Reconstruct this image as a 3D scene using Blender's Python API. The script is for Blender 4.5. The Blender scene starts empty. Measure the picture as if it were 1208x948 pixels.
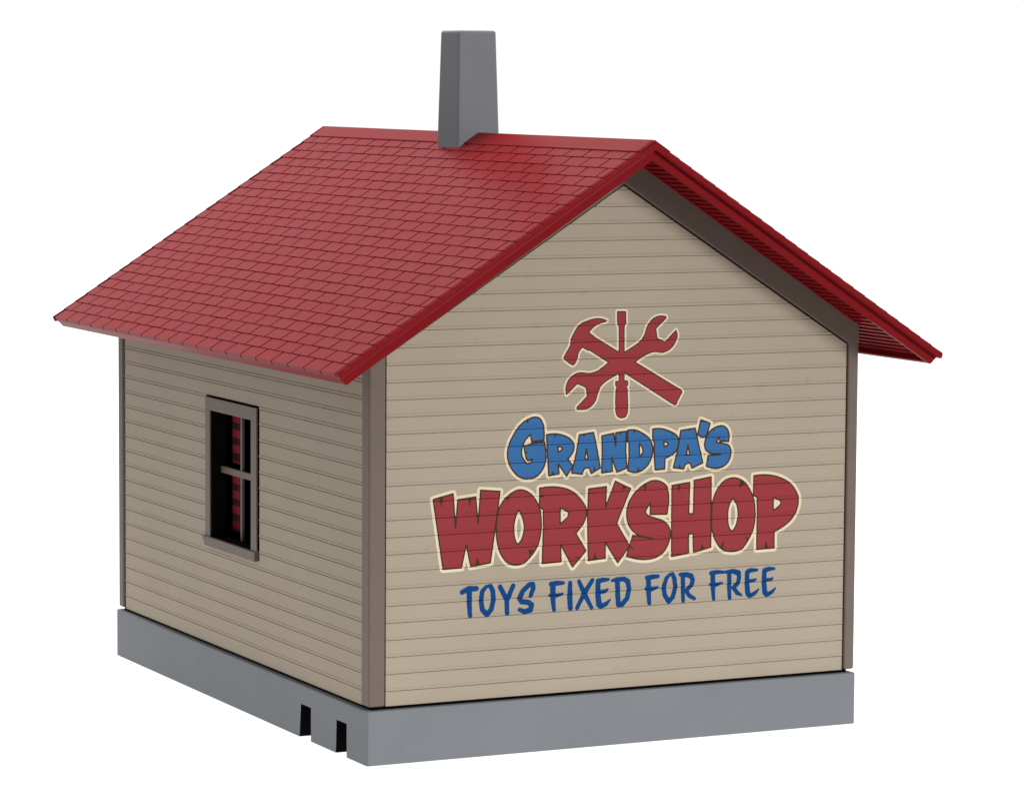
import bpy, bmesh, math, random
import numpy as np
from mathutils import Vector, Matrix

random.seed(7)
U = 0.001                      # everything below is written in millimetres
SC = bpy.context.scene
COL = SC.collection

# ------------------------------------------------------------------ tuning values
WORLD_DIR = (0.52, 0.69, 0.5)
WORLD_MAP = (-0.35, 0.62, 0.24, 1.03)
LAMPS = [('key_softbox', (250, -970, 500), (70, 0, 150), 240, 6.4),
         ('overhead_softbox', (60, 560, 1050), (60, 85, 120), 500, 14.2)]
GROUND_EMIT = 1.0
GROOVE = .38
C_TAN = (0.388, 0.328, 0.253, 1)
C_TRIM = (0.162, 0.128, 0.106, 1)
C_RED = (0.207, 0.011, 0.014, 1); R_RED = 0.3; S_RED = 0.02
C_GREY = (0.195, 0.206, 0.22, 1)
C_PRED = (0.285, 0.037, 0.044, 1)
C_PBLUE = (0.035, 0.138, 0.34, 1)
C_PNAVY = (0.001, 0.05, 0.19, 1)
C_PBROWN = (0.06, 0.03, 0.018, 1)
C_PCREAM = (0.72, 0.62, 0.43, 1)
C_PLAID = (0.3, 0.025, 0.04, 1)
PLAID_OFF = 0.0
CURTAINS = ((63.6, 79.2), (44.9, 61.6))
C_GREY_LIT = (0.21, 0.226, 0.24, 1)  # foundation grey made lighter; the missing light is put into the colour

# ------------------------------------------------------------------ camera
cam = bpy.data.cameras.new('camera')
cam.sensor_fit = 'HORIZONTAL'
cam.sensor_width = 36.0
cam.lens = 36.0 * 4120.0 / 1208.0
cam.clip_start = 0.02
cam.clip_end = 200.0
cam_o = bpy.data.objects.new('camera', cam)
COL.objects.link(cam_o)
cam_o.location = (-340.924 * U, -773.45 * U, 169.414 * U)
cam_o.rotation_euler = (1.47699765, -0.00644874, -0.45594466)
SC.camera = cam_o

# ------------------------------------------------------------------ studio: white backdrop behind, dim room behind the camera
SC.view_settings.view_transform = 'Standard'
SC.view_settings.look = 'None'
SC.view_settings.exposure = 0.0
SC.view_settings.gamma = 1.0
SC.view_settings.use_curve_mapping = False

world = bpy.data.worlds.new('World')
SC.world = world
world.use_nodes = True
wn, wl = world.node_tree.nodes, world.node_tree.links
wn.clear()
wo = wn.new('ShaderNodeOutputWorld')
wb = wn.new('ShaderNodeBackground')
tc = wn.new('ShaderNodeTexCoord')
dt = wn.new('ShaderNodeVectorMath'); dt.operation = 'DOT_PRODUCT'
dt.inputs[1].default_value = WORLD_DIR
mr = wn.new('ShaderNodeMapRange'); mr.interpolation_type = 'SMOOTHSTEP'
for i, v in enumerate(WORLD_MAP):
    mr.inputs[1 + i].default_value = v
wb.inputs[0].default_value = (1, 1, 1, 1)
wl.new(tc.outputs['Generated'], dt.inputs[0])
wl.new(dt.outputs['Value'], mr.inputs[0])
wl.new(mr.outputs[0], wb.inputs[1])
wl.new(wb.outputs[0], wo.inputs[0])

def area_lamp(name, loc, aim, size, power, colour=(1, 1, 1)):
    l = bpy.data.lights.new(name, 'AREA')
    l.shape = 'SQUARE'; l.size = size * U; l.energy = power; l.color = colour
    o = bpy.data.objects.new(name, l); COL.objects.link(o)
    o.location = [c * U for c in loc]
    d = Vector(aim) - Vector(loc)
    o.rotation_euler = d.to_track_quat('-Z', 'Y').to_euler()
    return o
for a in LAMPS:
    area_lamp(*a)
SC.cycles.max_bounces = 8

# ------------------------------------------------------------------ sign outlines, millimetres on the wall (x, z, ...); strokes carry (x, z, radius)
WORK=[[[18.03,64.9,23.48,66.11,24.17,57.53,24.75,64.58,29.65,65.01,30.4,58.36,30.97,66.61,36.35,66.09,35.59,60.3,33.8,48.36,28.37,47.67,27.16,53.23,25.84,47.54,20.8,47.43]],[[41.63,66.24,41.1,66.15,40.43,65.91,39.7,65.57,38.99,65.17,38.37,64.73,37.87,64.3,37.4,63.81,36.97,63.28,36.58,62.72,36.25,62.15,36.01,61.59,35.82,60.97,35.67,60.32,35.57,59.65,35.49,58.97,35.44,58.29,35.4,57.63,35.37,57.0,35.36,56.37,35.37,55.73,35.41,55.1,35.48,54.47,35.57,53.85,35.69,53.24,35.82,52.62,35.98,52.01,36.18,51.42,36.41,50.84,36.69,50.29,37.04,49.74,37.43,49.18,37.86,48.66,38.32,48.21,38.79,47.89,39.44,47.62,40.16,47.44,40.88,47.36,41.48,47.37,42.09,47.44,42.67,47.59,43.21,47.84,43.74,48.2,44.24,48.61,44.72,49.04,45.19,49.51,45.65,50.03,46.08,50.58,46.46,51.17,46.8,51.77,47.08,52.39,47.31,53.05,47.5,53.73,47.64,54.41,47.76,55.1,47.84,55.83,47.88,56.58,47.89,57.33,47.86,58.07,47.81,58.71,47.75,59.37,47.67,60.02,47.55,60.66,47.38,61.29,47.17,61.88,46.86,62.52,46.48,63.16,46.06,63.76,45.62,64.3,45.2,64.73,44.64,65.19,44.04,65.6,43.4,65.92,42.52,66.16],[41.52,61.16,41.15,60.45,40.82,59.72,40.56,58.98,40.4,58.32,40.29,57.65,40.23,56.97,40.22,56.3,40.27,55.55,40.37,54.77,40.52,54.07,40.68,53.58,40.99,52.98,41.35,52.6,41.81,52.91,42.27,53.5,42.47,53.87,42.69,54.43,42.89,55.09,43.04,55.78,43.11,56.42,43.1,57.03,43.03,57.66,42.9,58.27,42.73,58.87,42.5,59.46,42.21,60.04,41.87,60.61]],[[47.34,66.4,48.02,66.45,48.71,66.5,49.39,66.54,50.07,66.56,50.74,66.55,51.42,66.52,52.08,66.45,52.76,66.34,53.43,66.22,54.11,66.07,54.77,65.88,55.41,65.65,56.01,65.37,56.61,65.02,57.2,64.62,57.75,64.18,58.27,63.71,58.76,63.2,59.18,62.71,59.61,62.16,59.99,61.59,60.29,61.08,60.45,60.68,60.55,60.0,60.56,59.31,60.46,58.7,60.27,58.05,60.03,57.43,59.81,57.03,59.49,56.57,59.09,56.07,58.64,55.54,58.14,54.99,57.63,54.43,60.55,49.92,56.74,45.97,53.36,51.81,53.51,47.51,48.18,47.35,48.47,56.67,48.37,60.95,47.32,61.59],[53.15,61.09,53.95,60.75,54.65,60.42,55.16,60.11,55.4,59.84,55.45,59.41,55.41,58.97,55.19,58.64,54.68,58.19,53.98,57.67,53.19,57.1]],[[61.1,65.54,66.19,65.9,66.0,60.68,68.71,67.15,73.07,65.1,69.18,56.41,72.93,50.46,69.59,46.32,66.03,51.67,65.97,47.71,61.19,47.35,60.87,58.21]],[[83.67,58.01,83.78,58.69,83.88,59.36,83.98,60.01,84.05,60.65,84.11,61.25,84.13,61.82,84.12,62.34,84.08,62.8,83.97,63.5,83.83,64.22,83.61,64.89,83.27,65.45,82.74,65.92,82.08,66.3,81.39,66.58,80.79,66.73,80.15,66.8,79.53,66.8,79.0,66.72,78.38,66.53,77.71,66.27,77.06,65.96,76.46,65.63,75.88,65.26,75.33,64.86,74.81,64.41,74.31,63.93,73.86,63.42,73.41,62.84,72.99,62.21,72.62,61.56,72.35,60.9,72.16,60.19,72.05,59.46,72.01,58.73,72.04,58.02,72.14,57.31,72.31,56.61,72.56,55.96,72.89,55.37,73.3,54.8,73.77,54.28,74.28,53.82,74.87,53.42,75.53,53.1,76.22,52.82,76.91,52.58,77.59,52.38,78.29,52.22,78.99,52.09,79.7,51.97,73.82,53.16,72.93,50.46,72.03,47.91,72.64,47.7,73.26,47.49,73.87,47.3,74.49,47.13,75.12,47.0,75.73,46.89,76.35,46.81,76.98,46.75,77.6,46.73,78.22,46.74,78.93,46.8,79.64,46.89,80.34,47.04,81.0,47.28,81.59,47.57,82.16,47.93,82.69,48.34,83.16,48.81,83.52,49.29,83.83,49.82,84.1,50.38,84.31,50.95,84.51,51.56,84.66,52.19,84.74,52.82,84.72,53.41,84.57,54.0,84.33,54.58,84.01,55.1,83.56,55.6,83.02,56.04,82.44,56.42,81.8,56.72,81.04,56.96,80.29,57.18,79.64,57.39,79.0,57.61,78.36,57.85,77.93,58.1,77.65,58.47,77.46,58.87,77.53,59.22,77.83,59.76,78.29,60.42,78.82,61.13,78.77,58.17]],[[84.98,65.29,90.18,65.87,90.0,57.83,91.32,57.76,91.43,66.31,96.44,67.0,96.56,48.86,91.45,47.8,91.29,52.57,89.97,52.64,90.04,47.66,85.11,47.05,85.01,55.33]],[[102.82,66.47,102.22,66.43,101.61,66.31,101.01,66.13,100.46,65.89,99.95,65.57,99.48,65.18,99.04,64.74,98.64,64.26,98.28,63.77,97.94,63.23,97.64,62.65,97.39,62.04,97.17,61.41,96.99,60.79,96.85,60.09,96.76,59.38,96.71,58.66,96.68,57.93,96.67,57.21,96.65,56.56,96.63,55.9,96.64,55.25,96.67,54.6,96.73,53.95,96.84,53.32,96.99,52.74,97.17,52.15,97.37,51.58,97.62,51.02,97.89,50.49,98.28,49.84,98.71,49.2,99.2,48.63,99.76,48.17,100.4,47.84,101.12,47.61,101.87,47.47,102.62,47.4,103.34,47.39,104.09,47.46,104.81,47.61,105.47,47.86,105.99,48.2,106.46,48.65,106.89,49.16,107.29,49.71,107.66,50.25,107.99,50.75,108.29,51.28,108.57,51.82,108.82,52.38,109.03,52.94,109.21,53.51,109.34,54.1,109.44,54.69,109.5,55.3,109.53,55.91,109.54,56.52,109.53,57.12,109.51,57.8,109.46,58.48,109.38,59.16,109.27,59.83,109.1,60.48,108.91,61.08,108.68,61.67,108.41,62.24,108.11,62.8,107.79,63.33,107.37,63.93,106.91,64.52,106.4,65.06,105.85,65.5,105.3,65.82,104.71,66.09,104.08,66.3,103.44,66.43],[102.8,61.2,102.4,60.54,102.04,59.87,101.75,59.17,101.58,58.51,101.47,57.81,101.42,57.11,101.41,56.41,101.46,55.64,101.56,54.83,101.71,54.1,101.89,53.61,102.27,53.03,102.7,52.68,103.24,53.07,103.73,53.8,103.94,54.22,104.13,54.8,104.28,55.47,104.4,56.16,104.45,56.82,104.45,57.46,104.4,58.1,104.28,58.74,104.09,59.34,103.75,59.99,103.3,60.61]],[[109.01,66.75,109.7,66.79,110.4,66.83,111.09,66.85,111.78,66.85,112.47,66.82,113.16,66.76,113.81,66.67,114.47,66.56,115.12,66.42,115.77,66.26,116.4,66.06,117.02,65.83,117.57,65.59,118.12,65.32,118.67,65.03,119.2,64.71,119.7,64.37,120.17,63.98,120.59,63.57,120.99,63.11,121.37,62.62,121.71,62.09,122.01,61.54,122.24,60.97,122.38,60.41,122.44,59.81,122.41,59.18,122.32,58.55,122.17,57.93,121.98,57.34,121.69,56.69,121.31,56.05,120.88,55.45,120.41,54.9,119.96,54.47,119.47,54.08,118.95,53.72,118.41,53.38,117.86,53.07,117.24,52.75,116.61,52.46,115.96,52.19,115.31,51.94,115.31,47.66,110.09,47.55,110.16,57.93,109.98,61.22,108.93,61.55],[114.91,60.76,115.7,60.45,116.39,60.16,116.9,59.89,117.11,59.68,117.15,59.36,117.12,59.04,116.92,58.77,116.43,58.38,115.74,57.92,114.97,57.41]]]
WORK_CRACK=[[19.55,65.15,20.77,65.36,20.34,62.88],[27.5,64.98,28.56,65.04,27.99,62.34],[29.55,47.68,31.02,47.81,30.18,50.06],[37.63,64.63,38.61,65.12,39.04,63.25],[44.66,49.17,46.05,50.85,44.29,51.21],[58.45,47.58,59.2,48.09,57.31,48.87],[62.31,47.29,63.66,47.38,63.02,49.59],[70.54,66.45,72.21,65.69,70.87,64.66],[86.44,65.58,87.56,65.72,87.03,63.38],[93.33,47.98,94.86,48.31,93.93,49.94],[76.76,65.61,77.84,66.17,77.25,64.09],[72.47,50.08,72.92,50.74,74.54,49.42],[105.05,65.96,106.42,65.06,104.61,63.53],[99.37,48.88,100.14,48.01,100.61,50.51],[107.82,50.38,107.19,49.77,106.63,51.33],[112.24,47.35,113.71,47.41,112.87,49.75],[47.35,64.83,47.36,63.89,48.95,64.21]]
GRAND=[[[48.49,78.38,48.51,79.18,48.51,79.97,48.45,80.75,48.36,81.46,48.22,82.17,48.0,82.78,47.63,83.42,47.14,83.93,46.5,84.17,45.79,84.24,45.15,84.15,44.46,83.93,43.78,83.65,43.19,83.34,42.61,82.98,42.07,82.57,41.56,82.12,41.15,81.69,40.78,81.22,40.43,80.72,40.11,80.2,39.8,79.68,39.49,79.16,39.19,78.62,38.92,78.08,38.7,77.51,38.5,76.8,38.36,76.06,38.31,75.32,38.34,74.7,38.43,74.08,38.58,73.47,38.78,72.88,39.03,72.33,39.34,71.8,39.7,71.29,40.08,70.81,40.62,70.24,41.22,69.72,41.88,69.32,42.52,69.08,43.21,68.93,43.9,68.87,44.66,68.88,45.42,69.0,46.14,69.23,46.8,69.6,47.41,70.1,47.92,70.67,48.32,71.28,48.62,71.95,48.85,72.65,48.98,73.33,49.02,74.04,49.0,74.76,48.96,75.47,48.9,76.09,48.81,76.71,48.7,77.32,48.58,77.94,44.95,77.6,42.94,77.1,43.04,76.33,43.16,75.59,43.31,74.9,43.51,74.04,43.86,73.43,44.44,73.44,45.16,73.72,44.99,73.21,44.72,72.83,44.31,72.65,43.87,72.62,43.34,73.03,42.85,73.71,42.47,74.41,42.24,75.15,42.23,75.75,42.33,76.36,42.49,76.95,42.72,77.58,43.01,78.18,43.38,78.73,43.97,79.34,44.66,79.89,45.06,78.04]],[[49.15,79.67,49.79,79.75,50.42,79.81,51.05,79.84,51.67,79.81,52.44,79.71,53.2,79.55,53.94,79.32,54.67,79.03,55.38,78.68,55.98,78.22,56.41,77.73,56.76,77.16,56.95,76.56,56.87,75.74,56.58,74.95,56.19,74.38,55.69,73.87,55.12,73.39,56.68,71.5,54.82,69.04,52.46,72.29,52.78,69.74,49.85,69.37,49.51,74.24,49.34,76.67],[52.42,76.65,53.18,76.46,53.56,76.25,53.58,76.05,53.56,75.85,53.21,75.57,52.5,75.22]],[[58.37,79.3,62.39,79.75,63.41,75.48,64.37,70.65,61.81,69.4,61.22,70.95,59.86,70.71,59.19,69.35,56.28,69.77,57.55,74.71],[60.38,75.65,60.86,73.1,59.95,73.14]],[[64.75,78.78,68.11,79.32,68.71,76.08,68.68,79.42,71.71,79.67,71.6,74.52,71.95,70.32,69.13,69.42,67.6,73.16,67.86,69.68,64.77,69.41,64.88,74.81]],[[72.12,79.92,72.74,79.97,73.36,80.0,73.96,79.95,74.55,79.81,75.14,79.6,75.72,79.33,76.28,79.04,76.95,78.66,77.59,78.24,78.15,77.74,78.56,77.22,78.91,76.66,79.16,76.05,79.3,75.45,79.36,74.82,79.34,74.2,79.24,73.51,79.05,72.82,78.79,72.17,78.45,71.52,78.03,70.91,77.53,70.38,76.98,69.95,76.35,69.59,75.7,69.33,74.9,69.14,74.08,69.09,73.46,69.2,72.84,69.4,72.23,69.65,72.54,73.26,72.5,76.53,72.06,77.12],[75.5,76.41,76.17,75.58,76.51,74.93,76.54,74.52,76.47,74.12,76.13,73.61,75.54,73.09]],[[79.28,79.95,80.04,79.99,80.8,80.01,81.54,79.96,82.27,79.84,82.98,79.65,83.68,79.41,84.35,79.13,85.03,78.83,85.69,78.49,86.22,78.03,86.55,77.52,86.79,76.94,86.9,76.36,86.84,75.66,86.62,74.95,86.27,74.32,85.88,73.88,85.4,73.49,84.88,73.14,84.26,72.81,83.6,72.54,82.91,72.3,82.83,69.63,80.1,69.5,79.78,72.95,79.78,76.54,79.26,77.28],[82.51,76.64,83.39,76.34,83.8,76.11,83.81,75.97,83.8,75.82,83.43,75.6,82.65,75.3]],[[87.38,79.26,91.58,79.71,92.7,75.29,93.94,70.69,90.78,69.49,90.17,70.86,88.89,70.6,88.32,69.39,85.35,69.83,86.5,74.31],[89.53,75.42,90.03,72.93,89.09,72.97]],[[93.2,81.78,95.92,80.74,95.68,79.9,95.44,79.11,95.22,78.44,95.02,77.95,94.85,77.69,94.54,77.43,94.2,77.26,93.73,77.27,93.26,77.42,92.76,77.71,92.31,78.1]],[[101.42,75.87,101.53,76.76,101.52,77.63,101.35,78.4,101.02,79.1,100.48,79.6,99.83,79.93,99.22,80.03,98.57,79.97,97.94,79.84,97.27,79.61,96.63,79.29,96.06,78.88,95.64,78.43,95.27,77.92,94.95,77.37,94.67,76.81,94.45,76.23,94.34,75.64,94.43,74.76,94.76,73.97,95.38,73.43,96.14,73.04,96.71,72.86,97.43,72.75,98.24,72.69,99.1,72.65,95.44,72.53,94.96,69.82,95.68,69.53,96.4,69.29,97.14,69.14,97.85,69.11,98.57,69.17,99.26,69.32,99.94,69.57,100.6,69.93,101.14,70.38,101.52,70.86,101.81,71.42,102.02,72.0,102.17,72.83,102.12,73.66,101.86,74.36,101.43,74.93,100.72,75.24,99.89,75.41,99.2,75.57,98.48,75.7,97.76,75.81,98.57,76.96,98.89,76.03]]]
GRAND_CRACK=[[43.45,83.36,44.23,83.77,43.97,82.49],[51.18,79.79,52.01,79.76,51.64,78.6],[50.64,69.33,51.54,69.39,50.96,70.77],[43.35,75.71,43.36,75.1,44.25,75.51],[59.32,79.31,60.12,79.48,59.69,78.48],[62.42,69.72,63.17,69.89,62.54,71.65],[69.71,79.46,70.28,79.52,69.95,78.31],[65.69,69.37,66.38,69.44,65.91,70.58],[73.62,79.96,74.31,79.83,73.98,78.72],[74.89,69.26,75.81,69.33,75.1,70.69],[76.51,78.83,76.98,78.5,76.17,78.43],[86.68,69.56,87.73,69.41,87.09,70.78],[89.6,79.44,90.3,79.52,89.84,78.75],[84.7,79.02,85.4,78.68,84.78,77.98],[95.34,71.67,95.27,71.21,96.21,71.42],[99.6,75.88,100.17,75.86,99.82,77.03],[96.65,79.16,97.12,79.35,97.29,78.58]]
TOOLS=[[[65.79,107.77,65.23,108.04,64.17,108.3,63.36,108.37,62.55,108.34,61.83,108.23,61.08,108.05,60.34,107.82,59.56,107.58,58.8,107.29,58.13,106.89,57.6,106.35,57.16,105.71,56.74,105.05,56.39,104.47,56.07,103.88,55.75,103.28,55.77,102.55,55.67,101.85,55.27,101.13,54.78,100.44,54.43,99.86,54.09,99.27,53.75,98.68,54.48,98.1,55.16,97.58,55.77,97.17,56.25,96.94,56.57,96.95,57.01,97.37,57.37,97.94,57.6,98.79,57.8,99.64,58.06,100.19,58.39,100.7,58.72,101.02,59.09,101.31,60.61,100.45,61.01,100.53,85.37,85.89,85.83,85.95,87.66,89.1,87.48,89.47,62.6,103.6,62.29,103.91,60.77,104.94,61.34,105.58,61.97,106.17,62.64,106.64,63.37,107.03,64.13,107.27,64.93,107.44,65.39,107.55,65.61,107.66]],[[71.12,99.79,71.81,100.14,72.48,100.5,73.12,100.84,73.72,101.17,74.26,101.49,74.73,101.78,75.11,102.05,75.38,102.29,75.83,102.75,76.24,103.26,76.59,103.79,76.86,104.43,77.05,105.11,77.29,105.76,77.69,106.51,78.19,107.19,78.68,107.64,79.23,108.03,79.82,108.32,80.63,108.54,81.47,108.59,82.22,108.52,82.7,108.38,82.77,108.23,82.81,108.07,79.86,105.42,80.26,102.88,82.58,101.96,85.68,104.82,85.91,104.36,86.06,103.9,86.03,103.33,85.85,102.6,85.57,101.91,85.16,101.24,84.64,100.64,84.04,100.14,83.41,99.77,82.7,99.49,81.99,99.32,81.32,99.32,80.63,99.44,79.95,99.56,79.31,99.58,78.69,99.46,78.07,99.27,77.47,99.06,77.04,98.87,76.52,98.62,75.95,98.31,75.33,97.95,74.68,97.57,74.01,97.17,69.18,94.26,68.44,93.91,67.72,93.57,67.04,93.25,66.44,92.94,65.93,92.65,65.54,92.39,65.04,92.02,64.55,91.63,64.14,91.18,63.74,90.4,63.44,89.56,63.23,88.89,63.04,88.21,62.75,87.6,62.31,87.03,61.76,86.52,61.15,86.12,60.58,85.88,59.96,85.73,59.34,85.65,58.29,85.69,57.62,85.84,57.56,85.98,57.52,86.13,60.52,88.94,60.09,91.21,57.7,92.19,54.67,89.59,54.52,90.09,54.42,90.59,54.45,91.16,54.6,91.88,54.85,92.55,55.26,93.22,55.81,93.81,56.44,94.29,57.0,94.58,57.62,94.78,58.24,94.92,58.91,94.92,59.66,94.81,60.41,94.68,61.07,94.65,61.68,94.72,62.29,94.83,62.88,94.99,63.25,95.13,63.69,95.36,64.2,95.66,64.76,96.02,65.35,96.43,65.97,96.86,66.61,97.3]],[[68.85,109.98,71.21,109.93,71.25,106.91,70.81,106.26,70.95,92.47,71.91,92.44,72.03,91.47,71.56,91.0,71.88,90.17,71.92,89.28,71.95,88.41,71.99,87.57,72.01,86.79,72.03,86.09,72.03,85.47,72.02,84.97,71.99,84.6,71.94,84.37,71.73,83.84,71.44,83.39,70.91,83.15,70.32,83.09,69.68,83.23,69.13,83.57,68.85,84.08,68.67,84.67,68.62,84.91,68.59,85.28,68.57,85.77,68.56,86.37,68.56,87.05,68.57,87.8,68.58,88.6,68.6,89.43,68.61,90.29,68.97,90.91,68.52,91.41,68.51,92.37,69.51,92.43,69.36,106.15,68.89,106.98]]]
SLOGAN=[[26.1,41.43,0.649,27.9,42.15,0.754,30.02,42.12,0.649],[28.05,41.6,0.754,28.05,38.51,0.712,28.26,35.4,0.586],[32.68,42.39,0.502,31.62,41.29,0.628,31.27,39.09,0.67,31.65,36.74,0.67,32.87,35.4,0.67,34.1,36.58,0.67,34.68,38.88,0.67,34.54,41.21,0.67,33.91,42.51,0.586,33.31,42.55,0.461],[36.52,42.16,0.628,38.36,38.85,0.712],[40.16,42.2,0.628,38.41,38.55,0.67,38.49,35.44,0.628],[45.02,39.42,0.586,45.76,41.23,0.67,45.64,42.27,0.67,44.67,42.26,0.628,42.86,40.72,0.691,41.9,39.02,0.691,42.55,38.05,0.691,44.39,37.8,0.691,45.36,37.06,0.712,45.05,35.9,0.712,43.54,35.45,0.691,41.99,36.06,0.544],[50.79,42.0,0.67,52.42,42.16,0.67,54.2,42.09,0.461],[51.27,41.87,0.796,51.3,38.16,0.712,51.61,35.4,0.544],[50.38,39.23,0.419,52.01,38.99,0.586,53.92,39.33,0.377],[56.12,41.98,0.586,56.04,38.65,0.775,56.22,35.6,0.712],[58.63,42.22,0.544,60.08,39.19,0.712,62.26,35.28,0.502],[62.42,42.3,0.586,60.19,39.19,0.67,58.1,35.48,0.544],[66.97,42.23,0.419,65.32,42.19,0.628,64.04,42.01,0.67],[64.05,41.75,0.712,63.99,38.76,0.754,64.39,35.98,0.837,64.83,35.6,0.754],[64.94,35.49,0.628,66.48,36.09,0.565,67.53,37.07,0.251],[64.47,39.09,0.565,66.12,39.32,0.523,66.77,39.74,0.293],[68.07,41.87,0.377,69.29,42.09,0.586,71.5,42.1,0.628,72.57,41.41,0.712,72.9,39.41,0.67,72.39,37.07,0.67,70.9,35.68,0.67,69.91,35.25,0.335],[69.56,41.58,0.712,69.7,38.02,0.712,69.91,35.64,0.712],[78.05,42.01,0.617,79.69,42.16,0.651,81.25,42.2,0.514],[78.51,41.79,0.719,78.55,38.54,0.719,78.77,35.53,0.582],[77.72,39.27,0.411,79.36,39.01,0.617,81.15,39.39,0.343],[84.63,42.49,0.411,83.69,41.57,0.582,82.89,39.26,0.651,83.26,37.28,0.651,84.35,35.56,0.651,85.62,36.65,0.651,86.29,39.06,0.651,86.02,41.35,0.651,85.46,42.52,0.582,85.0,42.47,0.48],[87.67,42.31,0.48,89.42,42.21,0.651,90.9,41.72,0.719,91.37,40.71,0.651,91.02,39.43,0.617,89.47,38.05,0.582,90.41,36.69,0.582,91.9,35.87,0.48],[88.5,41.7,0.651,88.51,38.44,0.617,88.62,35.41,0.514],[96.73,42.14,0.571,98.38,42.31,0.571,100.35,42.2,0.419],[97.25,41.92,0.723,97.3,38.65,0.685,97.55,35.36,0.495],[96.36,39.29,0.343,98.01,39.01,0.609,99.97,39.44,0.304],[101.07,42.16,0.419,103.15,42.28,0.647,104.82,41.76,0.723,105.04,40.56,0.609,104.65,39.13,0.647,103.41,38.01,0.609,104.47,36.58,0.609,105.77,35.92,0.304],[102.11,41.83,0.647,102.12,38.36,0.647,102.25,35.35,0.533],[110.33,42.18,0.381,108.56,42.22,0.609,107.52,41.88,0.685],[107.42,41.7,0.685,107.35,38.97,0.723,107.64,36.39,0.761,108.07,35.72,0.685],[108.41,35.61,0.571,109.9,36.26,0.514,110.89,37.15,0.228],[108.18,39.43,0.476,109.54,39.52,0.438,110.01,39.87,0.228],[115.47,42.25,0.381,113.79,42.25,0.609,112.64,41.95,0.685],[112.54,41.78,0.685,112.43,39.03,0.723,112.73,36.27,0.761,113.09,35.7,0.685],[113.43,35.58,0.571,114.93,36.23,0.514,115.93,37.18,0.228],[113.2,39.41,0.476,114.57,39.46,0.438,115.02,39.89,0.228]]
# ------------------------------------------------------------------ helpers
def tag(o, label=None, cat=None, group=None, kind=None):
    for k, v in (('label', label), ('category', cat), ('group', group), ('kind', kind)):
        if v: o[k] = v
    return o

def build(name, bm, mats, parent=None, smooth=False, bevel=0.0, segs=2):
    bm.normal_update()
    me = bpy.data.meshes.new(name)
    if bevel:
        ed = [e for e in bm.edges if len(e.link_faces) == 2 and e.calc_face_angle(0) > 0.5]
        bmesh.ops.bevel(bm, geom=ed, offset=bevel, segments=segs, profile=0.5, affect='EDGES', clamp_overlap=True)
    for v in bm.verts:
        v.co *= U
    bm.to_mesh(me); bm.free()
    for m in (mats if isinstance(mats, (list, tuple)) else [mats]):
        me.materials.append(m)
    if smooth:
        for p in me.polygons: p.use_smooth = True
    o = bpy.data.objects.new(name, me)
    COL.objects.link(o)
    if parent is not None: o.parent = parent
    return o

def quad(bm, pts, mi=0):
    f = bm.faces.new([bm.verts.new(p) for p in pts]); f.material_index = mi
    return f

def hexa(bm, c, mi=0):
    """c: 8 corners, bottom ring 0-3 then top ring 4-7"""
    v = [bm.verts.new(p) for p in c]
    for a in ((3, 2, 1, 0), (4, 5, 6, 7), (0, 1, 5, 4), (1, 2, 6, 5), (2, 3, 7, 6), (3, 0, 4, 7)):
        f = bm.faces.new([v[i] for i in a]); f.material_index = mi

def box(bm, x0, x1, y0, y1, z0, z1, mi=0):
    hexa(bm, [(x0, y0, z0), (x1, y0, z0), (x1, y1, z0), (x0, y1, z0), (x0, y0, z1), (x1, y0, z1), (x1, y1, z1), (x0, y1, z1)], mi)

def prism_y(bm, prof, y0, y1, mi=0):
    """polygon prof of (x, z) extruded along y"""
    a = [bm.verts.new((x, y0, z)) for x, z in prof]
    b = [bm.verts.new((x, y1, z)) for x, z in prof]
    n = len(prof)
    fs = [bm.faces.new(a), bm.faces.new(b[::-1])]
    for i in range(n):
        fs.append(bm.faces.new((a[i], b[i], b[(i + 1) % n], a[(i + 1) % n])))
    for f in fs: f.material_index = mi
    bmesh.ops.recalc_face_normals(bm, faces=fs)

# ------------------------------------------------------------------ materials
def lin(r, g, b):
    f = lambda c: c / 12.92 if c <= 0.04045 else ((c + 0.055) / 1.055) ** 2.4
    return (f(r / 255), f(g / 255), f(b / 255), 1)

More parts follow.
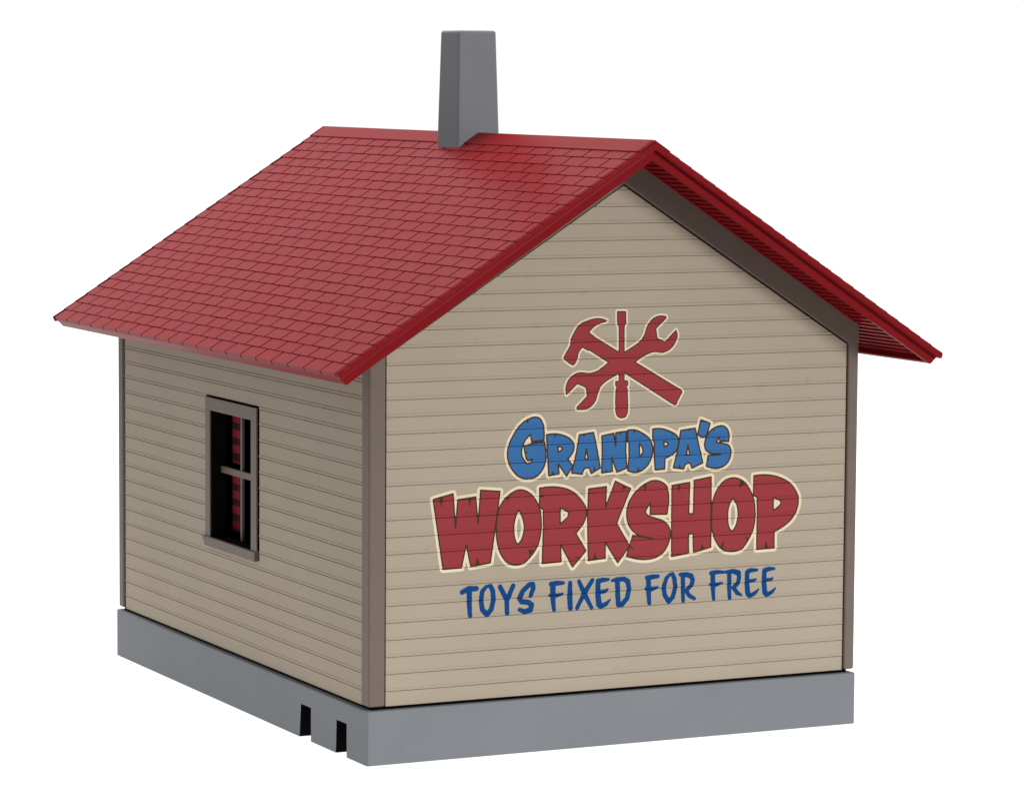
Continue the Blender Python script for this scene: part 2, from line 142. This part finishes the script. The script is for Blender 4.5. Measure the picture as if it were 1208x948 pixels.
def plastic(name, col, rough=0.45, spec=0.5, mottle=0.06, scale=60.0, grain=0.02, dirt=0.0):
    """moulded plastic: faint colour mottling, fine surface grain, optional smudges"""
    m = bpy.data.materials.new(name); m.use_nodes = True
    n, l = m.node_tree.nodes, m.node_tree.links
    p = n['Principled BSDF']
    p.inputs['Specular IOR Level'].default_value = spec
    t = n.new('ShaderNodeTexCoord')
    no = n.new('ShaderNodeTexNoise'); no.inputs['Scale'].default_value = scale; no.inputs['Detail'].default_value = 5
    l.new(t.outputs['Object'], no.inputs['Vector'])
    r = n.new('ShaderNodeMapRange')
    r.inputs[1].default_value = 0.3; r.inputs[2].default_value = 0.7
    r.inputs[3].default_value = 1 - mottle; r.inputs[4].default_value = 1 + mottle
    l.new(no.outputs['Fac'], r.inputs[0])
    mx = n.new('ShaderNodeMix'); mx.data_type = 'RGBA'; mx.blend_type = 'MULTIPLY'; mx.inputs[0].default_value = 1
    mx.inputs[6].default_value = col
    l.new(r.outputs[0], mx.inputs[7])
    out = mx.outputs[2]
    if dirt:
        n2 = n.new('ShaderNodeTexNoise'); n2.inputs['Scale'].default_value = 170; n2.inputs['Detail'].default_value = 3
        n2.inputs['Distortion'].default_value = 1.2
        l.new(t.outputs['Object'], n2.inputs['Vector'])
        r2 = n.new('ShaderNodeMapRange'); r2.inputs[1].default_value = 0.66; r2.inputs[2].default_value = 0.8
        r2.inputs[3].default_value = 0; r2.inputs[4].default_value = dirt
        l.new(n2.outputs['Fac'], r2.inputs[0])
        m2 = n.new('ShaderNodeMix'); m2.data_type = 'RGBA'
        m2.inputs[7].default_value = (col[0] * .45, col[1] * .42, col[2] * .4, 1)
        l.new(r2.outputs[0], m2.inputs[0]); l.new(out, m2.inputs[6])
        out = m2.outputs[2]
    l.new(out, p.inputs['Base Color'])
    rr = n.new('ShaderNodeMapRange')
    rr.inputs[3].default_value = rough - 0.05; rr.inputs[4].default_value = rough + 0.05
    l.new(no.outputs['Fac'], rr.inputs[0]); l.new(rr.outputs[0], p.inputs['Roughness'])
    if grain:
        g = n.new('ShaderNodeTexNoise'); g.inputs['Scale'].default_value = 1500; g.inputs['Detail'].default_value = 2
        l.new(t.outputs['Object'], g.inputs['Vector'])
        b = n.new('ShaderNodeBump'); b.inputs['Strength'].default_value = grain * 5; b.inputs['Distance'].default_value = 0.00008
        l.new(g.outputs['Fac'], b.inputs['Height']); l.new(b.outputs['Normal'], p.inputs['Normal'])
    return m

M_TAN = plastic('tan_plastic', C_TAN, 0.6, 0.05, 0.03, 35, 0.02, 0.18)
M_TRIM = plastic('brown_plastic', C_TRIM, 0.5, 0.14, 0.05, 80, 0.04)
M_RED = plastic('red_plastic', C_RED, R_RED, S_RED, 0.04, 50, 0.02)
M_GREY = plastic('grey_plastic', C_GREY, 0.55, 0.07, 0.04, 40, 0.04, 0.12)
M_GREY_LIT = plastic('grey_plastic_lit', C_GREY_LIT, 0.55, 0.07, 0.04, 40, 0.04, 0.1)
M_BLACK = plastic('shade_black', (0.004, 0.004, 0.004, 1), 0.9, 0.05, 0.0, 40, 0)  # near-black that stands in for shade in slots, joints and openings
M_PRED = plastic('red_paint', C_PRED, 0.55, 0.1, 0.03, 60, 0.01)
M_PBLUE = plastic('blue_paint', C_PBLUE, 0.55, 0.1, 0.03, 60, 0.01)
M_PNAVY = plastic('deep_blue_paint', C_PNAVY, 0.55, 0.1, 0.03, 60, 0.01)
M_PBROWN = plastic('brown_outline_paint', C_PBROWN, 0.55, 0.1, 0.0, 60, 0.01)
M_PCREAM = plastic('cream_paint', C_PCREAM, 0.55, 0.1, 0.03, 60, 0.01)

def plaid():
    m = bpy.data.materials.new('red_plaid_cloth'); m.use_nodes = True
    n, l = m.node_tree.nodes, m.node_tree.links
    p = n['Principled BSDF']; p.inputs['Roughness'].default_value = 0.9; p.inputs['Specular IOR Level'].default_value = 0.1
    t = n.new('ShaderNodeTexCoord'); s = n.new('ShaderNodeSeparateXYZ'); l.new(t.outputs['Object'], s.inputs[0])
    def stripe(out, period, off):
        a = n.new('ShaderNodeMath'); a.operation = 'MULTIPLY_ADD'; a.inputs[1].default_value = 1 / (period * U); a.inputs[2].default_value = off
        l.new(out, a.inputs[0])
        f = n.new('ShaderNodeMath'); f.operation = 'FRACT'; l.new(a.outputs[0], f.inputs[0])
        g = n.new('ShaderNodeMath'); g.operation = 'GREATER_THAN'; g.inputs[1].default_value = 0.53; l.new(f.outputs[0], g.inputs[0])
        return g.outputs[0]
    h, v = stripe(s.outputs['Z'], 4.15, PLAID_OFF), stripe(s.outputs['Y'], 4.2, 0.62)
    ad = n.new('ShaderNodeMath'); ad.operation = 'MULTIPLY_ADD'; ad.inputs[1].default_value = 0.16
    l.new(v, ad.inputs[0])
    sc = n.new('ShaderNodeMath'); sc.operation = 'MULTIPLY'; sc.inputs[1].default_value = 0.84; l.new(h, sc.inputs[0]); l.new(sc.outputs[0], ad.inputs[2])
    mx = n.new('ShaderNodeMix'); mx.data_type = 'RGBA'
    mx.inputs[6].default_value = C_PLAID; mx.inputs[7].default_value = (0.035, 0.015, 0.015, 1)
    l.new(ad.outputs[0], mx.inputs[0]); l.new(mx.outputs[2], p.inputs['Base Color'])
    return m
M_PLAID = plaid()

# ------------------------------------------------------------------ ground: white sheet with an added glow that washes out shadows
gm = bpy.data.materials.new('glowing_white_ground'); gm.use_nodes = True
gp = gm.node_tree.nodes['Principled BSDF']
gp.inputs['Base Color'].default_value = (0.25, 0.25, 0.25, 1); gp.inputs['Roughness'].default_value = 0.9
gp.inputs['Specular IOR Level'].default_value = 0.0
gp.inputs['Emission Color'].default_value = (1, 1, 1, 1); gp.inputs['Emission Strength'].default_value = GROUND_EMIT
bm = bmesh.new()
quad(bm, [(-160, -145, -.05), (1800, -145, -.05), (1800, 2600, -.05), (-160, 2600, -.05)])  # kept short at left and front so the glow lights those walls less
tag(build('ground', bm, gm), 'plain white ground sheet with an added glow under the model house', kind='structure')

# ------------------------------------------------------------------ dimensions
W, D = 140.0, 181.2
ZR, TAN = 153.0, math.tan(math.radians(32.8))
CO, SI = math.cos(math.radians(32.8)), math.sin(math.radians(32.8))
ROW, ROW0 = 4.227, 17.97           # clapboard pitch and the first joint above the base
Y0, Y1 = -16.4, 193.3              # roof ends
HB = 13.5                          # base height
def roof_z(x, drop=0.0): return ZR - TAN * abs(x - 70) - drop

house = bpy.data.objects.new('toy_house', None); COL.objects.link(house)
tag(house, 'tan model workshop house with red shingle roof, grey chimney and painted sign wall', 'model house')

# ------------------------------------------------------------------ foundation with two wire slots
SLOTS = ((12.6, 19.0, 19.45, 8.45), (35.4, 42.0, 43.0, 8.65))     # y near, y far at top, y far at bottom, height
SD = 12.0
bm = bmesh.new()
V = {}
def vv(x, y, z):
    k = (round(x, 3), round(y, 3), round(z, 3))
    if k not in V: V[k] = bm.verts.new(k)
    return V[k]
fc = lambda *p: bm.faces.new([vv(*q) for q in p])
left = [(0, 0, 0)]
for a, b, c, h in SLOTS: left += [(0, a, 0), (0, a, h), (0, b, h), (0, c, 0)]
left += [(0, D, 0), (0, D, HB), (0, 0, HB)]
fc(*left)
bot = [(0, 0, 0)]
for a, b, c, h in SLOTS: bot += [(0, a, 0), (SD, a, 0), (SD, c, 0), (0, c, 0)]
bot += [(0, D, 0), (W, D, 0), (W, 0, 0)]
fc(*bot)
for a, b, c, h in SLOTS:
    fc((0, a, 0), (0, a, h), (SD, a, h), (SD, a, 0)); fc((0, c, 0), (SD, c, 0), (SD, b, h), (0, b, h))
    fc((0, a, h), (0, b, h), (SD, b, h), (SD, a, h)); fc((SD, a, 0), (SD, a, h), (SD, b, h), (SD, c, 0))
fc((0, 0, 0), (W, 0, 0), (W, 0, HB), (0, 0, HB)); fc((W, 0, 0), (W, D, 0), (W, D, HB), (W, 0, HB))
fc((W, D, 0), (0, D, 0), (0, D, HB), (W, D, HB)); fc((0, 0, HB), (W, 0, HB), (W, D, HB), (0, D, HB))
bmesh.ops.recalc_face_normals(bm, faces=bm.faces)
crn = [e for e in bm.edges if all(abs(v.co.x) < .01 or abs(v.co.x - W) < .01 for v in e.verts) and all(abs(v.co.y) < .01 or abs(v.co.y - D) < .01 for v in e.verts)
       and (abs(e.verts[0].co.z - e.verts[1].co.z) > 5)]
bmesh.ops.bevel(bm, geom=crn, offset=0.7, segments=3, profile=0.5, affect='EDGES')
top = [e for e in bm.edges if all(v.co.z > HB - .01 for v in e.verts) and e.calc_face_angle(0) > .5]
bmesh.ops.bevel(bm, geom=top, offset=0.3, segments=2, profile=0.5, affect='EDGES')
base = build('foundation', bm, M_GREY, house)
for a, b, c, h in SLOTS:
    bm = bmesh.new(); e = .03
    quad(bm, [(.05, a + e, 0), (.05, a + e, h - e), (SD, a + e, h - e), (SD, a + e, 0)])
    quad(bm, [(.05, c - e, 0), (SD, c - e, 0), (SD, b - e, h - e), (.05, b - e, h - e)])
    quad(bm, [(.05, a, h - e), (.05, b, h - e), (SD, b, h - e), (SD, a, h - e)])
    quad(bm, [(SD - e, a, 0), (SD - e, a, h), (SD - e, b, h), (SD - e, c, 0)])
    tag(build('slot_shade_liner', bm, M_BLACK, base), 'black liner standing in for the shade inside a foundation slot')  # added black faces painted as the shade inside the slot

# ------------------------------------------------------------------ clapboard panels
PROF = ((0.0, GROOVE), (.13, .0), (.62, .0), (.74, .12), (ROW - .14, .12))
def depth(z):
    t = (z - ROW0) % ROW
    pr = PROF + ((ROW, GROOVE),)
    for (a, da), (b, db) in zip(pr, pr[1:]):
        if a <= t <= b: return da + (db - da) * (t - a) / (b - a)
    return GROOVE
def breaks(z0, z1):
    r = {round(z0, 4), round(z1, 4)}
    k = int((z0 - ROW0) // ROW) - 1
    while ROW0 + k * ROW < z1:
        for a, _ in PROF:
            z = ROW0 + k * ROW + a
            if z0 < z < z1: r.add(round(z, 4))
        k += 1
    return sorted(r)

def siding(name, place, u0, u1, z0, z1, parent, cuts=(), hole=None, label=None):
    """grooved clapboard sheet with real thickness; place maps (u, depth, z) to a point"""
    bm = bmesh.new()
    us = sorted({u0, u1} | ({hole[0], hole[1]} if hole else set()))
    zs = breaks(z0, z1)
    if hole: zs = sorted(set(zs) | {hole[2], hole[3]})
    vs = {(i, j): bm.verts.new((u, depth(z), z)) for i, u in enumerate(us) for j, z in enumerate(zs)}
    for i in range(len(us) - 1):
        for j in range(len(zs) - 1):
            if hole and us[i] >= hole[0] and us[i + 1] <= hole[1] and zs[j] >= hole[2] and zs[j + 1] <= hole[3]: continue
            bm.faces.new((vs[i, j], vs[i + 1, j], vs[i + 1, j + 1], vs[i, j + 1]))
    for co, no in cuts:
        bmesh.ops.bisect_plane(bm, geom=bm.verts[:] + bm.edges[:] + bm.faces[:], plane_co=co, plane_no=no, clear_outer=True)
    ring = [e for e in bm.edges if len(e.link_faces) == 1]
    ex = bmesh.ops.extrude_edge_only(bm, edges=ring)
    for v in [g for g in ex['geom'] if isinstance(g, bmesh.types.BMVert)]: v.co.y = 1.5
    bmesh.ops.delete(bm, geom=[v for v in bm.verts if not v.link_faces], context='VERTS')
    for v in bm.verts: v.co = Vector(place(*v.co))
    bmesh.ops.recalc_face_normals(bm, faces=bm.faces)
    return tag(build(name, bm, M_TAN, parent), label)

ZP = 14.35
TP = 0.63
rake = [((70.3, 0, 141.5), (-TP, 0, 1)), ((70.3, 0, 141.5), (TP, 0, 1))]
front = siding('gable_wall', lambda u, d, z: (u, 1 + d, z), 5.42, 136.32, ZP, 143, house, rake, label='clapboard gable wall with the painted sign')
siding('gable_wall', lambda u, d, z: (u, D - 1 - d, z), 5.42, 136.32, ZP, 143, house, rake, label='plain clapboard gable wall at the back')
HOLE = (73.0, 111.15, 41.3, 82.15)
siding('side_wall', lambda u, d, z: (1 + d, u, z), 5.75, 176.0, ZP, 104.2, house, (), HOLE, 'clapboard side wall with the window')
siding('side_wall', lambda u, d, z: (W - 1 - d, u, z), 5.75, 176.0, ZP, 104.2, house, label='plain clapboard side wall')

# added black inner lining: stands in for the shade in the joints and room
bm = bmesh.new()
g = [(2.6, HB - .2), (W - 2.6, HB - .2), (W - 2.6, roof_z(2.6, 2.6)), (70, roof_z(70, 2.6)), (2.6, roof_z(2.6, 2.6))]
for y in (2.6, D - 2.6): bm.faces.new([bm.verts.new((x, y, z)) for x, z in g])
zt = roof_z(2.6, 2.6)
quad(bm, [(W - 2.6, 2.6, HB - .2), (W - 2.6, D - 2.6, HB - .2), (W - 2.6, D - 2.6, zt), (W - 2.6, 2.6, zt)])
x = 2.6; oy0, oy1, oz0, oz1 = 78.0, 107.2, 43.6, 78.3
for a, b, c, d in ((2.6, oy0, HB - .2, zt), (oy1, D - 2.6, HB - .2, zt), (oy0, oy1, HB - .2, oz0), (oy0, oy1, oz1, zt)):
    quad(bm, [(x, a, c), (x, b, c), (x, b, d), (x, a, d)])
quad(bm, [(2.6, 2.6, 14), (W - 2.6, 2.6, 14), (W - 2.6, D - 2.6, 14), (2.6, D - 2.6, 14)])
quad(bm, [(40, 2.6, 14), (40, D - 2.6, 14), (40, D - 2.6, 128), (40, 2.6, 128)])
box(bm, 1.9, W - 1.9, 1.9, D - 1.9, HB - .1, 14.6)  # added black strip standing in for shade in the gap under the walls
build('inner_shade_lining', bm, M_BLACK, house)

# ------------------------------------------------------------------ brown trim
for (x0, x1) in ((.62, 5.02), (136.74, 139.75)):
    for (y0, y1) in ((.5, 5.35), (176.95, D - .5)):
        bm = bmesh.new()
        box(bm, x0, x1, y0, y1, 14.4, roof_z(x0 if x0 < 70 else x1, 2.2))
        build('corner_post', bm, M_TRIM, house, bevel=.55, segs=3)
for (y0, y1) in ((.46, 2.9), (D - 2.9, D - .46)):
    bm = bmesh.new()
    dr = 9.95
    inz = lambda x: 142.1 - TP * abs(x - 70.3)
    pr = [(.66, roof_z(.66, 2.2)), (.66, inz(5.05)), (5.05, inz(5.05)), (70.3, inz(70.3)), (136.7, inz(136.7)), (139.71, inz(136.7)),
          (139.71, roof_z(139.71, 2.2)), (70, ZR - 2.2)]
    prism_y(bm, pr, y0, y1)
    build('rake_trim', bm, M_TRIM, house, bevel=.12, segs=1)

# ------------------------------------------------------------------ roof
def rp(side, s, n, y):
    """slope coordinates: s down the slope from the ridge, n out of the slope"""
    dx = s * CO + n * SI
    return (70 - dx if side < 0 else 70 + dx, y, ZR - s * SI + n * CO)
def tile(bm, side, s0, s1, n0, n1, y0, y1, nb=-.9):
    c = [rp(side, s0, nb, y0), rp(side, s1, nb, y0), rp(side, s1, nb, y1), rp(side, s0, nb, y1),
         rp(side, s0, n0, y0), rp(side, s1, n1, y0), rp(side, s1, n1, y1), rp(side, s0, n0, y1)]
    hexa(bm, c)
def chevron(n0, n1, s, s_in=None):
    """cross-section between slope offsets n0 (upper) and n1 (lower), eaves at s"""
    s2 = s if s_in is None else s_in
    q = lambda side, ss, n: (lambda p: (p[0], p[2]))(rp(side, ss, n, 0))
    return [q(-1, s, n0), (70, ZR + n0 / CO), q(1, s, n0), q(1, s2, n1), (70, ZR + n1 / CO), q(-1, s2, n1)]
bm = bmesh.new()
SB, PITCH, NR, TWID, RIM, GAP = 101.2, 4.035, 24, 10.33, 1.3, .7
prism_y(bm, chevron(-.4, -1.75, 101.0, 100.7), Y0 + .12, Y1 - .12)
ya, yb = Y0 + RIM + GAP, Y1 - RIM - GAP
for side in (-1, 1):
    for k in range(NR):
        s1 = SB - PITCH * k; s0 = s1 - PITCH + .07
        jit = lambda: random.uniform(-.03, .03)
        n0, n1 = .02, .17
        for a, b, m, o in ((Y0, Y0 + RIM, Y0 + .3, Y0 + .95), (Y1, Y1 - RIM, Y1 - .3, Y1 - .95)):
            p = [[rp(side, s, *q) for q in ((-1.5, a), (-.55, m), (n, o), (n, b), (-1.5, b))] for s, n in ((s0 - .07, n0), (s1, n1))]
            vs = [[bm.verts.new(c) for c in e] for e in p]
            fs = [bm.faces.new(vs[0]), bm.faces.new(vs[1][::-1])]
            for i in range(5): fs.append(bm.faces.new((vs[0][i], vs[1][i], vs[1][(i + 1) % 5], vs[0][(i + 1) % 5])))
            bmesh.ops.recalc_face_normals(bm, faces=fs)
        y = -16.07 - TWID + (0 if k % 2 == 0 else TWID / 2)
        while y < yb:
            a, b = max(y + GAP / 2, ya), min(y + TWID - GAP / 2, yb)
            if b - a > .5: tile(bm, side, s0, s1, n0 + jit() * .3, n1 + jit(), a, b)
            y += TWID
# ribbed soffit
RB = 2.02
for side in (-1, 1):
    q = lambda s, n: (lambda p: (p[0], p[2]))(rp(side, s, n, 0))
    pr = [q(0.4, -1.6), q(99.2, -1.6), q(99.2, -2.6)]
    s = 98.4
    while s > 5:
        pr += [q(s, -2.5), q(s - RB * .9, -2.95), q(s - RB * .98, -2.5)]
        s -= RB
    pr += [q(3, -2.6)]
    prism_y(bm, pr, Y0 + 2.6, Y1 - 2.6)
    for y0, y1 in ((-.7, .6), (D - .6, D + .7)):
        prism_y(bm, [q(1.2, -2.3), q(83.0, -2.3), q(83.0, -3.0), q(1.9, -3.0)], y0, y1)
roof = build('roof', bm, M_RED, house)
bm = bmesh.new()
for a, b in ((ya, yb), (Y0 + .75, Y0 + RIM), (Y1 - RIM, Y1 - .75)): prism_y(bm, chevron(.3, -.8, 5.15), a, b)
build('ridge_cap', bm, M_RED, roof, bevel=.2, segs=2)
for y0, y1 in ((Y0 + 1.6, Y0 + 3.0), (Y1 - 3.0, Y1 - 1.6)):
    bm = bmesh.new()
    prism_y(bm, chevron(-1.6, -4.0, 100.75, 100.15), y0, y1)
    build('bargeboard', bm, M_RED, roof, bevel=.28, segs=3)
for side in (-1, 1):
    bm = bmesh.new()
    q = lambda s, n: (lambda p: (p[0], p[2]))(rp(side, s, n, 0))
    prism_y(bm, [q(98.8, -1.6), q(100.72, -1.6), q(100.12, -3.95), q(99.0, -3.95)], Y0 + 2.9, Y1 - 2.9)
    build('fascia', bm, M_RED, roof, bevel=.22, segs=2)
bm = bmesh.new()
hexa(bm, [(63.85, 84.85, 146), (76.6, 84.85, 146), (76.6, 98.9, 146), (63.85, 98.9, 146),
          (64.05, 85.05, 180.85), (75.3, 85.05, 180.85), (75.3, 96.9, 180.85), (64.05, 96.9, 180.85)])
bmesh.ops.recalc_face_normals(bm, faces=bm.faces)
build('chimney', bm, M_GREY_LIT, roof, bevel=.7, segs=3)

# ------------------------------------------------------------------ window on the side wall
win = bpy.data.objects.new('window', None); COL.objects.link(win); win.parent = house
def wpart(name, bxs, mat, bev=.12):
    bm = bmesh.new()
    for b in bxs: box(bm, *b)
    return build(name, bm, mat, win, bevel=bev, segs=2)
wpart('window_frame', [(.6, 1.05, 107.6, 111.1, 43.3, 78.1), (.6, 1.05, 73.9, 78.0, 43.3, 78.1), (.59, 1.05, 73.9, 111.1, 78.1, 81.6)], M_TRIM, .16)
bm = bmesh.new()
a = [(74.3, 43.6), (112.2, 43.6), (112.2, 42.6), (111.2, 42.1), (110.8, 41.0), (74.3, 41.0)]
p0 = [bm.verts.new((.15, y, z)) for y, z in a]; p1 = [bm.verts.new((1.7, y, z)) for y, z in a]
bm.faces.new(p0); bm.faces.new(p1[::-1])
for i in range(6): bm.faces.new((p0[i], p0[(i + 1) % 6], p1[(i + 1) % 6], p1[i]))
bmesh.ops.recalc_face_normals(bm, faces=bm.faces)
build('window_sill', bm, M_TRIM, win, bevel=.18, segs=2)
wpart('mullion', [(3.9, 4.7, 92.3, 93.5, 44.0, 78.6)], M_TRIM, .1)
wpart('sash_rail', [(3.7, 4.6, 77.6, 107.3, 61.1, 62.9)], M_TRIM, .1)
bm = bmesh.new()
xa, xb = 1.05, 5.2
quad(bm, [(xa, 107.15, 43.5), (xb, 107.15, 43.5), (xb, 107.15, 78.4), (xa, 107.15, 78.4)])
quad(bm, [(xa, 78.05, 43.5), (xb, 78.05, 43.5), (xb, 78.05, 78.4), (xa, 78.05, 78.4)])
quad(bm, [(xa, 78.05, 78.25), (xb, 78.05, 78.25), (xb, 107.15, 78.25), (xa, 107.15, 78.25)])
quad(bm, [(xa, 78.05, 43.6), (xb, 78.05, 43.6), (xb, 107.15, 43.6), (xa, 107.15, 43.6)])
build('window_reveal', bm, M_BLACK, win)  # reveal coloured black in place of the shade behind the frame
for z0, z1 in CURTAINS:
    bm = bmesh.new()
    n = 40
    ya_, yb_ = 100.0, 107.4
    row = []
    for i in range(n + 1):
        y = ya_ + (yb_ - ya_) * i / n
        x = 7.2 + .25 * math.sin(i * .55)
        row.append((bm.verts.new((x, y, z0)), bm.verts.new((x, y, z1)), bm.verts.new((x + .25, y, z0)), bm.verts.new((x + .25, y, z1))))
    for p, q in zip(row, row[1:]):
        bm.faces.new((p[0], q[0], q[1], p[1])); bm.faces.new((q[2], p[2], p[3], q[3]))
        bm.faces.new((p[0], p[2], q[2], q[0])); bm.faces.new((p[1], q[1], q[3], p[3]))
    for r in (row[0], row[-1]): bm.faces.new((r[0], r[1], r[3], r[2]))
    bmesh.ops.recalc_face_normals(bm, faces=bm.faces)
    build('curtain', bm, M_PLAID, win)

# ------------------------------------------------------------------ sign painted on the clapboards
def seg_dist(px, pz, loop):
    a = np.asarray(loop, float).reshape(-1, 2); b = np.roll(a, -1, 0)
    best = np.full(px.shape, 1e9); odd = np.zeros(px.shape, bool)
    for (ax, az), (bx, bz) in zip(a, b):
        dx, dz = bx - ax, bz - az
        t = np.clip(((px - ax) * dx + (pz - az) * dz) / max(dx * dx + dz * dz, 1e-12), 0, 1)
        best = np.minimum(best, (px - ax - t * dx) ** 2 + (pz - az - t * dz) ** 2)
        if az != bz:
            odd ^= ((az > pz) != (bz > pz)) & (px < ax + (pz - az) * dx / dz)
    return np.sqrt(best), odd
def sdf(px, pz, loops):
    d = np.full(px.shape, 9.0)
    pts = np.concatenate([np.asarray(l, float).reshape(-1, 2) for l in loops])
    x0, z0 = pts.min(0) - 3; x1, z1 = pts.max(0) + 3
    m = (px > x0) & (px < x1) & (pz > z0) & (pz < z1)
    qx, qz = px[m], pz[m]
    dist = np.full(qx.shape, 1e9); odd = np.zeros(qx.shape, bool)
    for l in loops:
        e, o = seg_dist(qx, qz, l); dist = np.minimum(dist, e); odd ^= o
    d[m] = np.where(odd, -dist, dist)
    return d
def sdf_stroke(px, pz, st):
    p = np.asarray(st, float).reshape(-1, 3); best = np.full(px.shape, 9.0)
    for (ax, az, ar), (bx, bz, br) in zip(p, p[1:]):
        dx, dz = bx - ax, bz - az
        t = np.clip(((px - ax) * dx + (pz - az) * dz) / max(dx * dx + dz * dz, 1e-12), 0, 1)
        best = np.minimum(best, np.hypot(px - ax - t * dx, pz - az - t * dz) - (ar + (br - ar) * t))
    return best

def paint(name, field, x0, x1, z0, z1, bands, step=.13, label=None):
    """thin coat of paint over the boards; field F < 0 inside; bands = (low, high, material)"""
    xs = np.arange(x0, x1 + step, step)
    zb = breaks(z0, z1); zs = []
    for a, b in zip(zb, zb[1:]):
        k = max(1, int(math.ceil((b - a) / step))); zs += [a + (b - a) * i / k for i in range(k)]
    zs = np.array(zs + [zb[-1]])
    X, Z = np.meshgrid(xs, zs, indexing='ij')
    F = field(X, Z)
    dep = [1 + depth(z) - .03 for z in zs]
    bm = bmesh.new()
    vcache = {}
    def vert(x, y, z):
        k = (round(x, 3), round(z, 3))
        if k not in vcache: vcache[k] = bm.verts.new((x, y, z))
        return vcache[k]
    mn = np.minimum.reduce([F[:-1, :-1], F[1:, :-1], F[:-1, 1:], F[1:, 1:]])
    mxx = np.maximum.reduce([F[:-1, :-1], F[1:, :-1], F[:-1, 1:], F[1:, 1:]])
    def add(poly, mi):
        vs = []
        for p in poly:
            v = vert(*p)
            if not vs or (v is not vs[-1] and v is not vs[0]): vs.append(v)
        if len(vs) >= 3:
            try: bm.faces.new(vs).material_index = mi
            except ValueError: pass
    def clip(poly, lim, sign):
        out = []
        for p, q in zip(poly, poly[1:] + poly[:1]):
            a, b = (p[3] - lim) * sign, (q[3] - lim) * sign
            if a >= 0: out.append(p)
            if (a >= 0) != (b >= 0):
                t = a / (a - b); out.append(tuple(p[i] + (q[i] - p[i]) * t for i in range(4)))
        return out
    for j in range(len(zs) - 1):
        for mi, (lo, hi, _) in enumerate(bands):
            full = (mn[:, j] >= lo) & (mxx[:, j] <= hi)
            idx = np.flatnonzero(np.diff(np.concatenate([[0], full.astype(int), [0]])))
            for s, e in zip(idx[::2], idx[1::2]):
                add([(xs[s], dep[j], zs[j]), (xs[e], dep[j], zs[j]), (xs[e], dep[j + 1], zs[j + 1]), (xs[s], dep[j + 1], zs[j + 1])], mi)
            for i in np.flatnonzero(~full & (mxx[:, j] > lo) & (mn[:, j] < hi)):
                poly = [(xs[i], dep[j], zs[j], F[i, j]), (xs[i + 1], dep[j], zs[j], F[i + 1, j]),
                        (xs[i + 1], dep[j + 1], zs[j + 1], F[i + 1, j + 1]), (xs[i], dep[j + 1], zs[j + 1], F[i, j + 1])]
                poly = clip(poly, lo, 1)
                if len(poly) > 2: poly = clip(poly, hi, -1)
                if len(poly) > 2: add([p[:3] for p in poly], mi)
    return tag(build(name, bm, [m for _, _, m in bands], front), label)

def lettering(letters, cracks, b):
    def f(X, Z):
        ds = np.sort(np.stack([sdf(X, Z, l) for l in letters]), 0)
        m = np.maximum(ds[0], np.minimum(0, -ds[1]))
        for c in cracks:
            m = np.where(ds[0] < b, np.maximum(m, np.minimum(0, -sdf(X, Z, [c]) - b)), m)
        return m
    return f
inf = 99.0
paint('tool_emblem', lambda X, Z: np.minimum.reduce([sdf(X, Z, l) for l in TOOLS]), 53, 95, 79, 116,
      [(-inf, -.16, M_PRED), (-.16, .14, M_PBROWN), (.14, .62, M_PCREAM)], label='red crossed hammer, wrench and screwdriver emblem')
paint('name_lettering', lettering(GRAND, GRAND_CRACK, .23), 37, 107, 64, 88,
      [(-inf, -.23, M_PBLUE), (-.23, .2, M_PBROWN), (.2, .87, M_PCREAM)], label='blue arched lettering with cream border')
paint('workshop_lettering', lettering(WORK, WORK_CRACK, .22), 15, 128, 40, 72,
      [(-inf, -.22, M_PRED), (-.22, .18, M_PBROWN), (.18, .9, M_PCREAM)], label='big red cracked lettering with cream border')
paint('slogan_lettering', lambda X, Z: np.minimum.reduce([sdf_stroke(X, Z, s) for s in SLOGAN]), 23, 119, 31, 49,
      [(-inf, 0, M_PNAVY)], label='dark blue brush lettering')
